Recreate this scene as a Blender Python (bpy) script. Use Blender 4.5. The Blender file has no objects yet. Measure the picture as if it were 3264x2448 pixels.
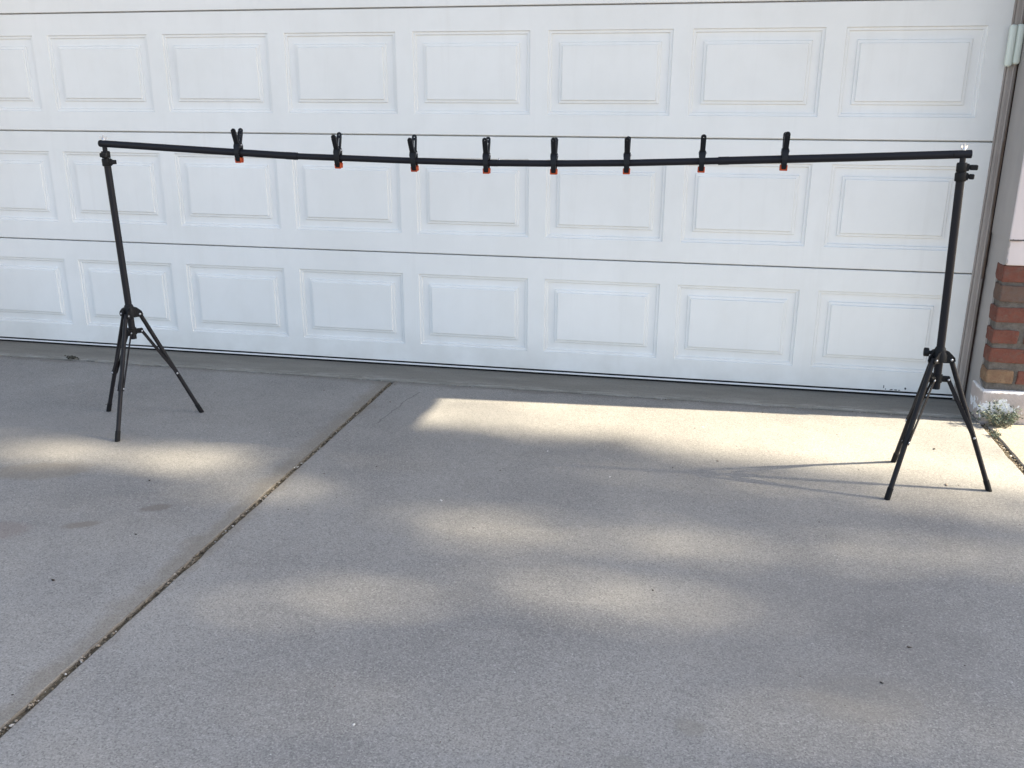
import bpy, bmesh, math, random
from mathutils import Vector, Matrix, noise

random.seed(7)
R = math.radians
scene = bpy.context.scene
COL = scene.collection

# ------------------------------------------------------------------ camera
CAM_POS = Vector((-1.10412, -4.04584, 1.24280))
YAW, PIT, ROL = -0.198634, 0.303144, 0.004382
fw = Vector((math.sin(YAW) * math.cos(PIT), math.cos(YAW) * math.cos(PIT), -math.sin(PIT)))
rt = Vector((math.cos(YAW), -math.sin(YAW), 0.0))
up = rt.cross(fw)
rt, up = math.cos(ROL) * rt + math.sin(ROL) * up, -math.sin(ROL) * rt + math.cos(ROL) * up
cam_data = bpy.data.cameras.new('camera')
cam = bpy.data.objects.new('camera', cam_data)
COL.objects.link(cam)
cam.matrix_world = Matrix(((rt.x, up.x, -fw.x, CAM_POS.x), (rt.y, up.y, -fw.y, CAM_POS.y),
                           (rt.z, up.z, -fw.z, CAM_POS.z), (0, 0, 0, 1)))
cam_data.sensor_width = 36.0
cam_data.lens = 31.735
cam_data.clip_start = 0.05
cam_data.clip_end = 3000
scene.camera = cam

# ------------------------------------------------------------------ sky and sun
SUN = Vector((1.0, 0.070, 0.635)).normalized()      # towards the sun
ELEV = math.asin(SUN.z)
world = bpy.data.worlds.new('World')
scene.world = world
world.use_nodes = True
wn, wl = world.node_tree.nodes, world.node_tree.links
wn.clear()
sky = wn.new('ShaderNodeTexSky')
sky.sky_type = 'NISHITA'
sky.sun_disc = False
sky.sun_elevation = ELEV
sky.sun_rotation = math.atan2(SUN.x, SUN.y)
sky.air_density = 1.0
sky.dust_density = 1.5
sky.ozone_density = 1.0
hsv = wn.new('ShaderNodeHueSaturation')
hsv.inputs['Saturation'].default_value = 0.79
bg = wn.new('ShaderNodeBackground')
bg.inputs['Strength'].default_value = 0.085
wo = wn.new('ShaderNodeOutputWorld')
wl.new(sky.outputs[0], hsv.inputs['Color'])
wl.new(hsv.outputs[0], bg.inputs[0])
wl.new(bg.outputs[0], wo.inputs[0])
sun_data = bpy.data.lights.new('sun', 'SUN')
sun_data.energy = 5.0
sun_data.angle = R(0.53)
sun_data.color = (1.0, 0.89, 0.67)
sun_ob = bpy.data.objects.new('sun', sun_data)
COL.objects.link(sun_ob)
sun_ob.rotation_euler = SUN.to_track_quat('Z', 'Y').to_euler()
sun_ob.location = (6, 0, 8)

vs = scene.view_settings
vs.view_transform = 'Standard'
vs.look = 'None'
vs.exposure = 2.25
vs.gamma = 1.0
vs.use_curve_mapping = False
scene.render.engine = 'CYCLES'


# ------------------------------------------------------------------ helpers
class MB:
    """collects geometry for ONE mesh object"""
    def __init__(self):
        self.v, self.f, self.s = [], [], []

    def add(self, verts, faces, smooth=False):
        o = len(self.v)
        self.v += [tuple(q) for q in verts]
        for f in faces:
            self.f.append(tuple(i + o for i in f))
            self.s.append(smooth)

    def box(self, a, b, M=None):
        x0, y0, z0 = a
        x1, y1, z1 = b
        vv = [Vector(q) for q in ((x0, y0, z0), (x1, y0, z0), (x1, y1, z0), (x0, y1, z0),
                                  (x0, y0, z1), (x1, y0, z1), (x1, y1, z1), (x0, y1, z1))]
        if M is not None:
            vv = [M @ q for q in vv]
        self.add(vv, [(0, 3, 2, 1), (4, 5, 6, 7), (0, 1, 5, 4), (1, 2, 6, 5), (2, 3, 7, 6), (3, 0, 4, 7)])

    def bbox(self, a, b, w, M=None, seg=1):
        """bevelled box"""
        bm = bmesh.new()
        bmesh.ops.create_cube(bm, size=1)
        for q in bm.verts:
            q.co = Vector((a[i] + (q.co[i] + .5) * (b[i] - a[i]) for i in range(3)))
        bmesh.ops.bevel(bm, geom=list(bm.edges), offset=w, segments=seg, affect='EDGES', profile=.5)
        self.bm(bm, M)

    def bm(self, bm, M=None, smooth=False):
        bm.verts.index_update()
        vv = [(M @ q.co if M is not None else q.co.copy()) for q in bm.verts]
        self.add(vv, [tuple(q.index for q in f.verts) for f in bm.faces], smooth)
        bm.free()

    def tube(self, pts, rad, n=14, cap=True, squash=None):
        """round tube through pts; rad a number or a list; squash (a, b) scales the two cross axes"""
        pts = [Vector(q) for q in pts]
        rads = rad if isinstance(rad, (list, tuple)) else [rad] * len(pts)
        rings = []
        d0 = (pts[1] - pts[0]).normalized()
        u = d0.cross(Vector((0, 0, 1)))
        if u.length < 1e-3:
            u = d0.cross(Vector((0, 1, 0)))
        u.normalize()
        for i, q in enumerate(pts):
            d = (pts[min(i + 1, len(pts) - 1)] - pts[max(i - 1, 0)]).normalized()
            u = (u - d * u.dot(d)).normalized()
            w = d.cross(u)
            sa, sb = squash or (1, 1)
            rings.append([q + (u * math.cos(2 * math.pi * k / n) * sa + w * math.sin(2 * math.pi * k / n) * sb) * rads[i]
                          for k in range(n)])
        vv = [q for r in rings for q in r]
        ff = []
        for i in range(len(rings) - 1):
            for k in range(n):
                ff.append((i * n + k, i * n + (k + 1) % n, (i + 1) * n + (k + 1) % n, (i + 1) * n + k))
        self.add(vv, ff, True)
        if cap:
            self.add(rings[0], [tuple(range(n - 1, -1, -1))])
            self.add(rings[-1], [tuple(range(n))])

    def rod(self, a, b, r, n=14, r2=None):
        self.tube([a, b], [r, r if r2 is None else r2], n)

    def bolt(self, c, axis, r, t):
        """domed rivet head"""
        c, axis = Vector(c), Vector(axis).normalized()
        self.tube([c, c + axis * t * .6, c + axis * t * .9, c + axis * t], [r, r * .92, r * .6, r * .15], 10)

    def plate(self, outer, holes, t, M):
        """flat plate: 2D outline with holes, thickness t, placed by M (x, y in the plane, z the thickness)"""
        bm = bmesh.new()
        edges = []
        for loop in [outer] + holes:
            vv = [bm.verts.new((q[0], q[1], 0)) for q in loop]
            edges += [bm.edges.new((vv[i], vv[(i + 1) % len(vv)])) for i in range(len(vv))]
        bmesh.ops.triangle_fill(bm, use_beauty=True, use_dissolve=False, edges=edges)
        ext = bmesh.ops.extrude_face_region(bm, geom=list(bm.faces))
        for q in ext['geom']:
            if isinstance(q, bmesh.types.BMVert):
                q.co.z += t
        bmesh.ops.recalc_face_normals(bm, faces=list(bm.faces))
        self.bm(bm, M)

    def mesh(self, name):
        me = bpy.data.meshes.new(name)
        me.from_pydata(self.v, [], self.f)
        me.polygons.foreach_set('use_smooth', self.s)
        me.update()
        return me

    def build(self, name, mat, parent=None):
        return link(name, self.mesh(name), mat, parent)


def link(name, me, mat=None, parent=None):
    o = bpy.data.objects.new(name, me)
    COL.objects.link(o)
    if mat is not None and me is not None and not me.materials:
        me.materials.append(mat)
    if parent is not None:
        o.parent = parent
    return o


def empty(name, loc=(0, 0, 0)):
    o = bpy.data.objects.new(name, None)
    o.empty_display_size = 0.1
    o.location = loc
    COL.objects.link(o)
    return o


def tag(o, label=None, cat=None, group=None, kind=None):
    for k, val in (('label', label), ('category', cat), ('group', group), ('kind', kind)):
        if val:
            o[k] = val
    return o


# ------------------------------------------------------------------ materials
class Mat:
    def __init__(self, name, rough=.6, color=(.5, .5, .5), metal=0., spec=.5):
        self.m = bpy.data.materials.new(name)
        self.m.use_nodes = True
        self.nt = self.m.node_tree
        self.n, self.l = self.nt.nodes, self.nt.links
        self.b = self.n['Principled BSDF']
        self.b.inputs['Roughness'].default_value = rough
        self.b.inputs['Base Color'].default_value = (*color, 1)
        self.b.inputs['Metallic'].default_value = metal
        self.b.inputs['Specular IOR Level'].default_value = spec
        self._p = None

    def pos(self):
        if self._p is None:
            self._p = self.n.new('ShaderNodeNewGeometry').outputs['Position']
        return self._p

    def scaled(self, sx, sy, sz):
        q = self.n.new('ShaderNodeVectorMath')
        q.operation = 'MULTIPLY'
        self.l.new(self.pos(), q.inputs[0])
        q.inputs[1].default_value = (sx, sy, sz)
        return q.outputs[0]

    def noise(self, scale, detail=3, rough=.55, vec=None, dist=0.):
        q = self.n.new('ShaderNodeTexNoise')
        q.inputs['Scale'].default_value = scale
        q.inputs['Detail'].default_value = detail
        q.inputs['Roughness'].default_value = rough
        q.inputs['Distortion'].default_value = dist
        self.l.new(vec if vec is not None else self.pos(), q.inputs['Vector'])
        return q.outputs['Fac']

    def voronoi(self, scale, vec=None, feature='F1', out='Distance'):
        q = self.n.new('ShaderNodeTexVoronoi')
        q.feature = feature
        q.inputs['Scale'].default_value = scale
        self.l.new(vec if vec is not None else self.pos(), q.inputs['Vector'])
        return q.outputs[out]

    def ramp(self, fac, stops):
        q = self.n.new('ShaderNodeValToRGB')
        e = q.color_ramp.elements
        while len(e) < len(stops):
            e.new(.5)
        for i, (pp, c) in enumerate(stops):
            e[i].position = pp
            e[i].color = (*c, 1) if isinstance(c, (tuple, list)) else (c, c, c, 1)
        self.l.new(fac, q.inputs[0])
        return q.outputs[0]

    def mix(self, fac, a, b, mode='MIX'):
        q = self.n.new('ShaderNodeMix')
        q.data_type = 'RGBA'
        q.blend_type = mode
        for s, val in ((q.inputs[0], fac), (q.inputs[6], a), (q.inputs[7], b)):
            if isinstance(val, (int, float)):
                s.default_value = val
            elif isinstance(val, (tuple, list)):
                s.default_value = (*val, 1)
            else:
                self.l.new(val, s)
        return q.outputs[2]

    def math(self, op, a, b=0., c=0., clamp=False):
        q = self.n.new('ShaderNodeMath')
        q.operation = op
        q.use_clamp = clamp
        for i, val in enumerate((a, b, c)):
            if isinstance(val, (int, float)):
                q.inputs[i].default_value = val
            else:
                self.l.new(val, q.inputs[i])
        return q.outputs[0]

    def xyz(self):
        q = self.n.new('ShaderNodeSeparateXYZ')
        self.l.new(self.pos(), q.inputs[0])
        return q.outputs

    def blob(self, x, y, rx, ry, rot=0., wob=None, wamt=.5):
        """1 inside an ellipse on the ground, falling to 0, with a ragged edge"""
        X, Y, Z = self.xyz()
        dx, dy = self.math('SUBTRACT', X, x), self.math('SUBTRACT', Y, y)
        c, s = math.cos(rot), math.sin(rot)
        u = self.math('ADD', self.math('MULTIPLY', dx, c / rx), self.math('MULTIPLY', dy, s / rx))
        w = self.math('ADD', self.math('MULTIPLY', dx, -s / ry), self.math('MULTIPLY', dy, c / ry))
        d = self.math('SQRT', self.math('ADD', self.math('MULTIPLY', u, u), self.math('MULTIPLY', w, w)))
        if wob is not None:
            d = self.math('ADD', d, self.math('MULTIPLY', self.math('SUBTRACT', wob, .5), wamt))
        return self.math('SUBTRACT', 1.0, d, clamp=True)

    def color(self, s):
        self.l.new(s, self.b.inputs['Base Color'])

    def rough(self, s):
        self.l.new(s, self.b.inputs['Roughness'])

    def bump(self, height, strength=.3, dist=.002):
        q = self.n.new('ShaderNodeBump')
        q.inputs['Strength'].default_value = strength
        q.inputs['Distance'].default_value = dist
        self.l.new(height, q.inputs['Height'])
        self.l.new(q.outputs[0], self.b.inputs['Normal'])
        return self


def concrete(name, base, tint, stains=True):
    m = Mat(name, rough=.85, spec=.3)
    big = m.noise(1.1, 4, .6)
    mid = m.noise(7, 4, .6)
    fine = m.noise(235, 4, .75)
    coarse = m.noise(62, 3, .7)
    grit = m.noise(480, 3, .7)
    c = m.ramp(big, [(.3, tuple(b * .78 for b in base)), (.7, tuple(t * 1.14 for t in tint))])
    c = m.mix(m.math('MULTIPLY', m.ramp(mid, [(.40, 0.), (.70, 1.)]), .30), c, tuple(b * 1.22 for b in tint))
    c = m.mix(m.ramp(m.noise(3.2, 5, .7), [(.56, 0.), (.74, .42)]), c, tuple(b * .74 for b in base))
    agg = m.n.new('ShaderNodeTexVoronoi')
    agg.inputs['Scale'].default_value = 270
    m.l.new(m.pos(), agg.inputs['Vector'])
    cell = m.n.new('ShaderNodeSeparateColor')
    m.l.new(agg.outputs['Color'], cell.inputs[0])
    k1 = cell.outputs[0]
    c = m.mix(m.ramp(k1, [(.0, .50), (.16, .28), (.34, 0.)]), c, tuple(b * .40 for b in base))
    c = m.mix(m.ramp(k1, [(.66, 0.), (.9, .25), (1., .5)]), c, tuple(b * 1.65 for b in tint))
    c = m.mix(m.ramp(fine, [(.36, .55), (.50, .0)]), c, tuple(b * .55 for b in base))
    c = m.mix(m.ramp(fine, [(.52, .0), (.68, .50)]), c, tuple(b * 1.42 for b in tint))
    pitmask = m.math('MULTIPLY', m.ramp(m.noise(120, 2, .6), [(.27, 1.), (.34, 0.)]), m.ramp(coarse, [(.42, .25), (.6, .9)]))
    c = m.mix(pitmask, c, tuple(b * .28 for b in base))
    # pale scuffs, stretched along the door
    sc = m.noise(9, 3, .6, m.scaled(1.2, 7, 1))
    c = m.mix(m.ramp(sc, [(.65, 0.), (.76, .34)]), c, tuple(b * 1.6 for b in tint))
    if stains:
        w = m.noise(24, 5, .7)
        # brown blotches and dropped-leaf marks
        for (x, y, rx, ry, rot, amt, col) in (
                (-2.735, -1.690, .055, .030, .5, .6, (.14, .118, .10)), (-2.890, -1.845, .065, .026, .5, .55, (.16, .13, .105)),
                (-3.30, -1.50, .20, .09, .3, .4, (.19, .155, .11)), (-3.12, -1.93, .12, .07, .2, .35, (.20, .15, .13)),
                (-1.05, -2.42, .04, .03, 0, .35, (.20, .18, .15)), (-1.17, -2.56, .04, .03, 0, .3, (.19, .18, .15)),
                (-.68, -2.25, .16, .10, .3, .25, (.2, .18, .15)),
                (-3.6, -1.2, .5, .3, .2, .22, (.20, .185, .17)), (-.75, -2.0, .5, .35, .4, .22, (.185, .17, .155)), (-2.0, -.6, .5, .18, .1, .22, (.19, .185, .18))):
            k = m.math('MULTIPLY', m.ramp(m.blob(x, y, rx, ry, rot, w, .9), [(.0, 0.), (.35, 1.)]), amt)
            c = m.mix(k, c, col)
        # earth washed out of the joint onto the left slab
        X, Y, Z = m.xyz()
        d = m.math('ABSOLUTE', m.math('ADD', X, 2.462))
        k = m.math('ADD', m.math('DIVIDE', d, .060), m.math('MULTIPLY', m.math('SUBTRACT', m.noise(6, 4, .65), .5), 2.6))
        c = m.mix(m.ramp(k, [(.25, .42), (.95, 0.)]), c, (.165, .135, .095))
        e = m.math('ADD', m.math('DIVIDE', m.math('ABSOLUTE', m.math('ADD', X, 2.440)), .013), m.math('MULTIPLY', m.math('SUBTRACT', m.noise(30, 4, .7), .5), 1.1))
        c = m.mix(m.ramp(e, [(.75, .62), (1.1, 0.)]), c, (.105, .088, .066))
        # hairline crack running out from the threshold
        wv = m.math('MULTIPLY', m.math('SUBTRACT', m.noise(9, 3, .6), .5), .05)
        d = m.math('ABSOLUTE', m.math('SUBTRACT', m.math('ADD', X, wv), m.math('ADD', m.math('MULTIPLY', Y, .09), -2.245)))
        inr = m.math('MULTIPLY', m.math('GREATER_THAN', Y, -.78), m.math('LESS_THAN', Y, -.36))
        c = m.mix(m.math('MULTIPLY', m.ramp(m.math('DIVIDE', d, .004), [(.3, .55), (1., 0.)]), inr), c, (.07, .065, .06))
        # dirty line below the threshold
        d = m.math('ABSOLUTE', m.math('ADD', Y, .235))
        k = m.math('ADD', m.math('DIVIDE', d, .05), m.math('MULTIPLY', m.math('SUBTRACT', m.noise(9, 4, .65), .5), 2.4))
        c = m.mix(m.ramp(k, [(.2, .45), (.9, 0.)]), c, (.13, .115, .095))
    # pale flecks
    fl = m.voronoi(26)
    c = m.mix(m.math('MULTIPLY', m.ramp(fl, [(.035, 1.), (.06, 0.)]), m.ramp(m.noise(5, 1), [(.5, 0.), (.62, .6)])), c, (.62, .61, .58))
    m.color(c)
    h = m.math('ADD', m.math('MULTIPLY', fine, .8), m.math('MULTIPLY', grit, .5))
    h = m.math('SUBTRACT', h, m.math('MULTIPLY', pitmask, .9))
    m.bump(h, .45, .002)
    return m.m


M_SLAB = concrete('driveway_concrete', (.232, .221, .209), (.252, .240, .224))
M_SLAB2 = concrete('side_concrete', (.27, .24, .205), (.30, .265, .22), False)


def apron_mat():
    m = Mat('threshold_concrete', rough=.8, spec=.3)
    a = m.noise(6, 5, .65, m.scaled(.5, 2.2, 1))
    c = m.ramp(a, [(.3, (.165, .154, .132)), (.7, (.225, .212, .186))])
    st = m.noise(22, 4, .7, m.scaled(.35, 6, 1))
    X, Y, Z = m.xyz()
    near = m.math('SUBTRACT', 1., m.math('DIVIDE', m.math('ABSOLUTE', m.math('ADD', Y, .205)), .035), clamp=True)
    c = m.mix(m.math('MULTIPLY', m.ramp(st, [(.5, 0.), (.62, .8)]), near), c, (.36, .345, .32))
    c = m.mix(m.ramp(m.noise(160, 3, .7), [(.32, .5), (.46, 0.)]), c, (.08, .075, .07))
    m.color(c)
    m.bump(m.math('ADD', m.noise(120, 3), m.math('MULTIPLY', st, .8)), .5, .003)
    return m.m


M_APRON = apron_mat()


def soil_mat():
    m = Mat('joint_soil', rough=.95, spec=.1)
    c = m.ramp(m.noise(70, 4, .7), [(.3, (.055, .044, .032)), (.55, (.135, .112, .08)), (.75, (.21, .18, .135))])
    m.color(c)
    m.bump(m.noise(220, 3), .8, .004)
    return m.m


M_SOIL = soil_mat()


def island_mat(name, stops, rough=.9):
    m = Mat(name, rough=rough, spec=.2)
    g = m.n.new('ShaderNodeNewGeometry')
    m.color(m.ramp(g.outputs['Random Per Island'], stops))
    return m.m


M_PEB = island_mat('pebbles', [(.0, (.05, .04, .03)), (.35, (.13, .11, .08)), (.6, (.22, .18, .13)), (.9, (.28, .23, .18)), (.99, (.5, .48, .45))])
M_DEBRIS = island_mat('debris', [(.0, (.025, .022, .02)), (.55, (.07, .055, .045)), (.8, (.16, .12, .09)), (.95, (.6, .58, .55))])


def door_mat():
    m = Mat('door_white_paint', rough=.42, spec=.4)
    grain = m.noise(30, 5, .65, m.scaled(.9, 1, 16))
    soft = m.noise(1.7, 4, .6)
    dust = m.noise(9, 4, .65, m.scaled(1, 1, .6))
    c = m.ramp(soft, [(.3, (.735, .735, .72)), (.7, (.79, .79, .78))])
    c = m.mix(m.math('MULTIPLY', m.ramp(dust, [(.45, 0.), (.8, 1.)]), .22), c, (.64, .63, .60))
    c = m.mix(m.math('MULTIPLY', m.ramp(grain, [(.58, 0.), (.72, 1.)]), .05), c, (.6, .6, .58))
    # road dust low on the bottom section
    Z = m.xyz()[2]
    k = m.math('MULTIPLY', m.math('SUBTRACT', 1., m.math('DIVIDE', Z, .22), clamp=True), m.ramp(m.noise(5, 4, .6), [(.32, 0.), (.7, .55)]))
    c = m.mix(k, c, (.50, .48, .44))
    # faint run-down streaks
    st = m.noise(16, 4, .65, m.scaled(1, 1, .05))
    c = m.mix(m.math('MULTIPLY', m.ramp(st, [(.56, 0.), (.72, 1.)]), .13), c, (.58, .56, .53))
    m.color(c)
    m.rough(m.ramp(dust, [(.3, .38), (.8, .6)]))
    m.bump(grain, .16, .0014)
    return m.m


M_DOOR = door_mat()


def paint(name, base, dark, sc=8, amt=.5, rough=.65, bump=.3, vec=(1, 1, .4)):
    m = Mat(name, rough=rough, spec=.35)
    a = m.noise(sc, 5, .65, m.scaled(*vec))
    c = m.ramp(a, [(.35, base), (.75, tuple(b * (1 - amt) + d * amt for b, d in zip(base, dark)))])
    m.color(c)
    m.bump(m.noise(sc * 12, 3), bump, .002)
    return m.m


M_TRIM = paint('frame_grey_paint', (.36, .322, .300), (.21, .18, .16), 7, .7)
M_RETURN = paint('return_grey_paint', (.37, .342, .328), (.27, .25, .235), 5, .6)
M_SIDING = paint('siding_pale_paint', (.66, .59, .58), (.50, .43, .41), 5, .5)
M_ROOF = paint('roof_shingle', (.16, .13, .11), (.08, .07, .06), 12, .6, .9)
M_STUCCO = paint('stucco', (.60, .52, .43), (.45, .40, .33), 5, .5, .9)
M_ALU = Mat('aluminium', .35, (.72, .72, .72), 1.).m
M_RUBBER = Mat('rubber', .8, (.012, .012, .013), spec=.12).m
M_CHIP = Mat('chipped_steel', .7, (.05, .055, .06)).m


def plinth_mat():
    m = Mat('plinth_paint', rough=.7, spec=.3)
    X, Y, Z = m.xyz()
    n1 = m.noise(26, 4, .7)
    c = m.ramp(m.noise(9, 4), [(.35, (.40, .34, .315)), (.7, (.50, .43, .40))])
    d = m.math('ADD', m.math('MULTIPLY', m.math('ABSOLUTE', m.math('SUBTRACT', X, .145)), 9), m.math('MULTIPLY', m.math('ABSOLUTE', m.math('SUBTRACT', Z, .056)), 17))
    d = m.math('ADD', d, m.math('MULTIPLY', m.math('SUBTRACT', n1, .5), 3.0))
    c = m.mix(m.ramp(d, [(.78, 1.), (.84, 0.)]), c, (.80, .80, .82))
    top = m.math('ADD', m.math('MULTIPLY', m.math('SUBTRACT', .133, Z), 70), m.math('MULTIPLY', m.math('SUBTRACT', m.noise(60, 3), .5), 2.))
    c = m.mix(m.ramp(top, [(.2, .8), (.5, 0.)]), c, (.78, .77, .77))
    c = m.mix(m.ramp(m.noise(75, 3, .7), [(.28, .8), (.33, 0.)]), c, (.22, .20, .18))
    m.color(c)
    m.bump(m.math('ADD', n1, m.noise(90, 2)), .5, .004)
    return m.m


M_PLINTH = plinth_mat()


def mortar_mat():
    m = Mat('mortar', rough=.95, spec=.1)
    m.color(m.ramp(m.noise(45, 4, .7), [(.3, (.095, .084, .074)), (.7, (.175, .157, .140))]))
    m.bump(m.noise(130, 4, .7), 1., .005)
    return m.m


M_MORTAR = mortar_mat()


def brick_mat(name, a, b, dirt):
    m = Mat(name, rough=.9, spec=.15)
    n1 = m.noise(22, 5, .65)
    c = m.ramp(n1, [(.3, a), (.7, b)])
    c = m.mix(m.ramp(m.noise(48, 5, .75), [(.46, 0.), (.70, .8)]), c, dirt)
    c = m.mix(m.ramp(m.noise(90, 4, .75), [(.30, .7), (.40, 0.)]), c, (.05, .035, .03))
    c = m.mix(m.ramp(m.noise(33, 5, .75), [(.60, 0.), (.72, .5)]), c, (.19, .17, .15))
    m.color(c)
    m.bump(m.math('ADD', n1, m.noise(150, 3, .7)), .8, .004)
    return m.m


M_BRICK = [brick_mat('brick_red', (.138, .053, .040), (.185, .072, .052), (.135, .095, .08)),
           brick_mat('brick_brown', (.115, .073, .058), (.150, .096, .076), (.125, .108, .096)),
           brick_mat('brick_tan', (.185, .120, .078), (.26, .175, .108), (.15, .078, .055))]


def metal_black(name, col, rough):
    m = Mat(name, rough=rough, color=col, spec=.16)
    a = m.noise(35, 3)
    m.rough(m.ramp(a, [(.3, rough * .85), (.7, rough * 1.2)]))
    m.bump(m.noise(900, 2), .08, .0005)
    return m.m


M_TUBE = metal_black('black_tube', (.014, .014, .018), .42)
M_LEG = metal_black('black_leg', (.016, .015, .017), .5)
M_PLAST = metal_black('black_plastic', (.012, .012, .013), .55)
M_CLAMP = metal_black('clamp_nylon', (.013, .014, .017), .45)
M_STEEL = Mat('bright_steel', .45, (.48, .48, .50), 1.).m
M_ORANGE = Mat('orange_rubber', .6, (.42, .065, .018), spec=.25).m
M_COVER = Mat('cover_plastic', .4, (.66, .72, .66)).m
M_STEM = Mat('weed_stem', .8, (.16, .15, .10)).m
M_LEAFW = island_mat('weed_leaf', [(.0, (.05, .07, .05)), (.5, (.11, .14, .105)), (.8, (.17, .20, .16)), (1., (.30, .32, .28))], .6)
M_BARK = paint('bark', (.12, .09, .065), (.05, .04, .03), 14, .8, .95, .9)
M_LEAF = island_mat('tree_leaf', [(.0, (.03, .055, .015)), (.5, (.055, .09, .025)), (1., (.09, .12, .04))], .6)
M_MOSS = island_mat('dry_clump', [(.0, (.025, .025, .02)), (.6, (.06, .06, .05)), (1., (.12, .11, .09))])


def ground_mat():
    m = Mat('ground_gravel', rough=.95, spec=.1)
    m.color(m.ramp(m.noise(3, 6, .7), [(.3, (.26, .21, .165)), (.7, (.37, .31, .25))]))
    m.bump(m.noise(60, 4), .7, .01)
    return m.m


# ------------------------------------------------------------------ the ground, driveway and threshold
mb = MB()
mb.add([(-600, -600, -.09), (600, -600, -.09), (600, 600, -.09), (-600, 600, -.09)], [(0, 1, 2, 3)])
tag(mb.build('ground', ground_mat()), kind='structure')

mb = MB()
mb.box((-6.4, -14.2, -.085), (1.5, -.10, -.040))
driveway = tag(mb.build('driveway', M_SOIL), kind='structure')


def wob(t, seed, amp):
    return amp * (noise.noise(Vector((t * 2.1, seed, 0))) + .6 * noise.noise(Vector((t * 9, seed, 3))) + .45 * noise.noise(Vector((t * 38, seed, 7))))


def slab(name, x0, x1, y0, y1, z, mat, rag=(1, 1, 1, 1), seed=0., cham=.0035, base=-.06, amp=.0035, fine=.012):
    """concrete slab; rag = raggedness of the edges at x0, x1, y0, y1; y0 < y1; z may differ at y1 (tuple)"""
    z0, z1 = z if isinstance(z, tuple) else (z, z)
    def zz(y): return z0 + (z1 - z0) * (y - y0) / (y1 - y0)
    out = []
    def side(n, f): 
        for i in range(n):
            out.append(f(i / n))
    L, W = y1 - y0, x1 - x0
    ny, nx = max(2, int(min(L, 6) / fine)), max(2, int(min(W, 6) / fine))
    def chip(t, s):
        k = noise.noise(Vector((t * 5.3, s * 3.1, 11)))
        return max(0, k - .30) * .020
    def e(t, s, r): return (wob(t, s, amp) + chip(t, s)) * r
    outer, inner = [], []
    def put(x, y, nxn, nyn, c):
        outer.append((x, y))
        inner.append((x + nxn * c, y + nyn * c))
    c = cham
    # bottom edge (y0) left->right, right edge up, top edge right->left, left edge down
    for i in range(nx if rag[2] else 1):
        t = i / (nx if rag[2] else 1)
        put(x0 + W * t, y0 + e(x0 + W * t, seed + 1, rag[2]), c if i == 0 else 0, c, 1)
        inner[-1] = (outer[-1][0] + (c if i == 0 else 0), outer[-1][1] + c)
    for i in range(ny if rag[1] else 1):
        t = i / (ny if rag[1] else 1)
        y = y0 + L * t
        outer.append((x1 - e(y, seed + 2, rag[1]), y))
        inner.append((outer[-1][0] - c * (1 + .6 * noise.noise(Vector((y * 20, seed, 1)))), y + (c if i == 0 else 0)))
    for i in range(nx if rag[3] else 1):
        t = i / (nx if rag[3] else 1)
        x = x1 - W * t
        outer.append((x, y1 - e(x, seed + 3, rag[3])))
        inner.append((x - (c if i == 0 else 0), outer[-1][1] - c * (1 + .6 * noise.noise(Vector((x * 20, seed, 1))))))
    for i in range(ny if rag[0] else 1):
        t = i / (ny if rag[0] else 1)
        y = y1 - L * t
        outer.append((x0 + e(y, seed + 4, rag[0]), y))
        inner.append((outer[-1][0] + c * (1 + .6 * noise.noise(Vector((y * 20, seed, 5)))), y - (c if i == 0 else 0)))
    n = len(outer)
    m_ = MB()
    vv = [(x, y, zz(y)) for x, y in inner] + [(x, y, zz(y) - cham * .8) for x, y in outer] + [(x, y, base) for x, y in outer]
    ff = [tuple(range(n))]
    for i in range(n):
        j = (i + 1) % n
        ff.append((n + i, n + j, j, i))
        ff.append((2 * n + i, 2 * n + j, n + j, n + i))
    m_.add(vv, ff)
    return m_.build(name, mat, driveway)


JX = -2.440
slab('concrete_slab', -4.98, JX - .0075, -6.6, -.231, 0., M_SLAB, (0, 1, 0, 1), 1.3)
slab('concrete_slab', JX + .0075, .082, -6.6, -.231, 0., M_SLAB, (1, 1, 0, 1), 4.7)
slab('concrete_slab', .106, 1.35, -6.6, -.262, .002, M_SLAB2, (1, 0, 0, 0), 8.1)
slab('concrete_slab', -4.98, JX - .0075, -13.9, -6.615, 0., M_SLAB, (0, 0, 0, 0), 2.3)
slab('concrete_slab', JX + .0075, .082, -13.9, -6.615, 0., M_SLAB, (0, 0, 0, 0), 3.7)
slab('concrete_slab', -6.3, -4.995, -6.6, -.3, .002, M_SLAB2, (0, 0, 0, 0), 9.1)
# garage floor edge in front of and under the door: slightly proud of the driveway, ragged lip
slab('threshold_strip', -4.92, .080, -.2235, .30, (.008, .0115), M_APRON, (0, 0, 1.25, 0), 6.2, .009, -.06, .004, .010)


# soil lying in the joints
def soil_strip(path_fn, t0, t1, half, z, n, seed):
    m_ = MB()
    vv, ff = [], []
    K = 5
    for i in range(n + 1):
        t = t0 + (t1 - t0) * i / n
        for k in range(K):
            s = -half + 2 * half * k / (K - 1)
            x, y = path_fn(t, s)
            h = z + .006 * noise.noise(Vector((t * 14, s * 60, seed))) + .003 * noise.noise(Vector((t * 60, s * 90, seed)))
            vv.append((x, y, h))
    for i in range(n):
        for k in range(K - 1):
            a = i * K + k
            ff.append((a, a + 1, a + K + 1, a + K))
    m_.add(vv, ff)
    o = m_.build('joint_soil', M_SOIL, driveway)
    return o


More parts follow.
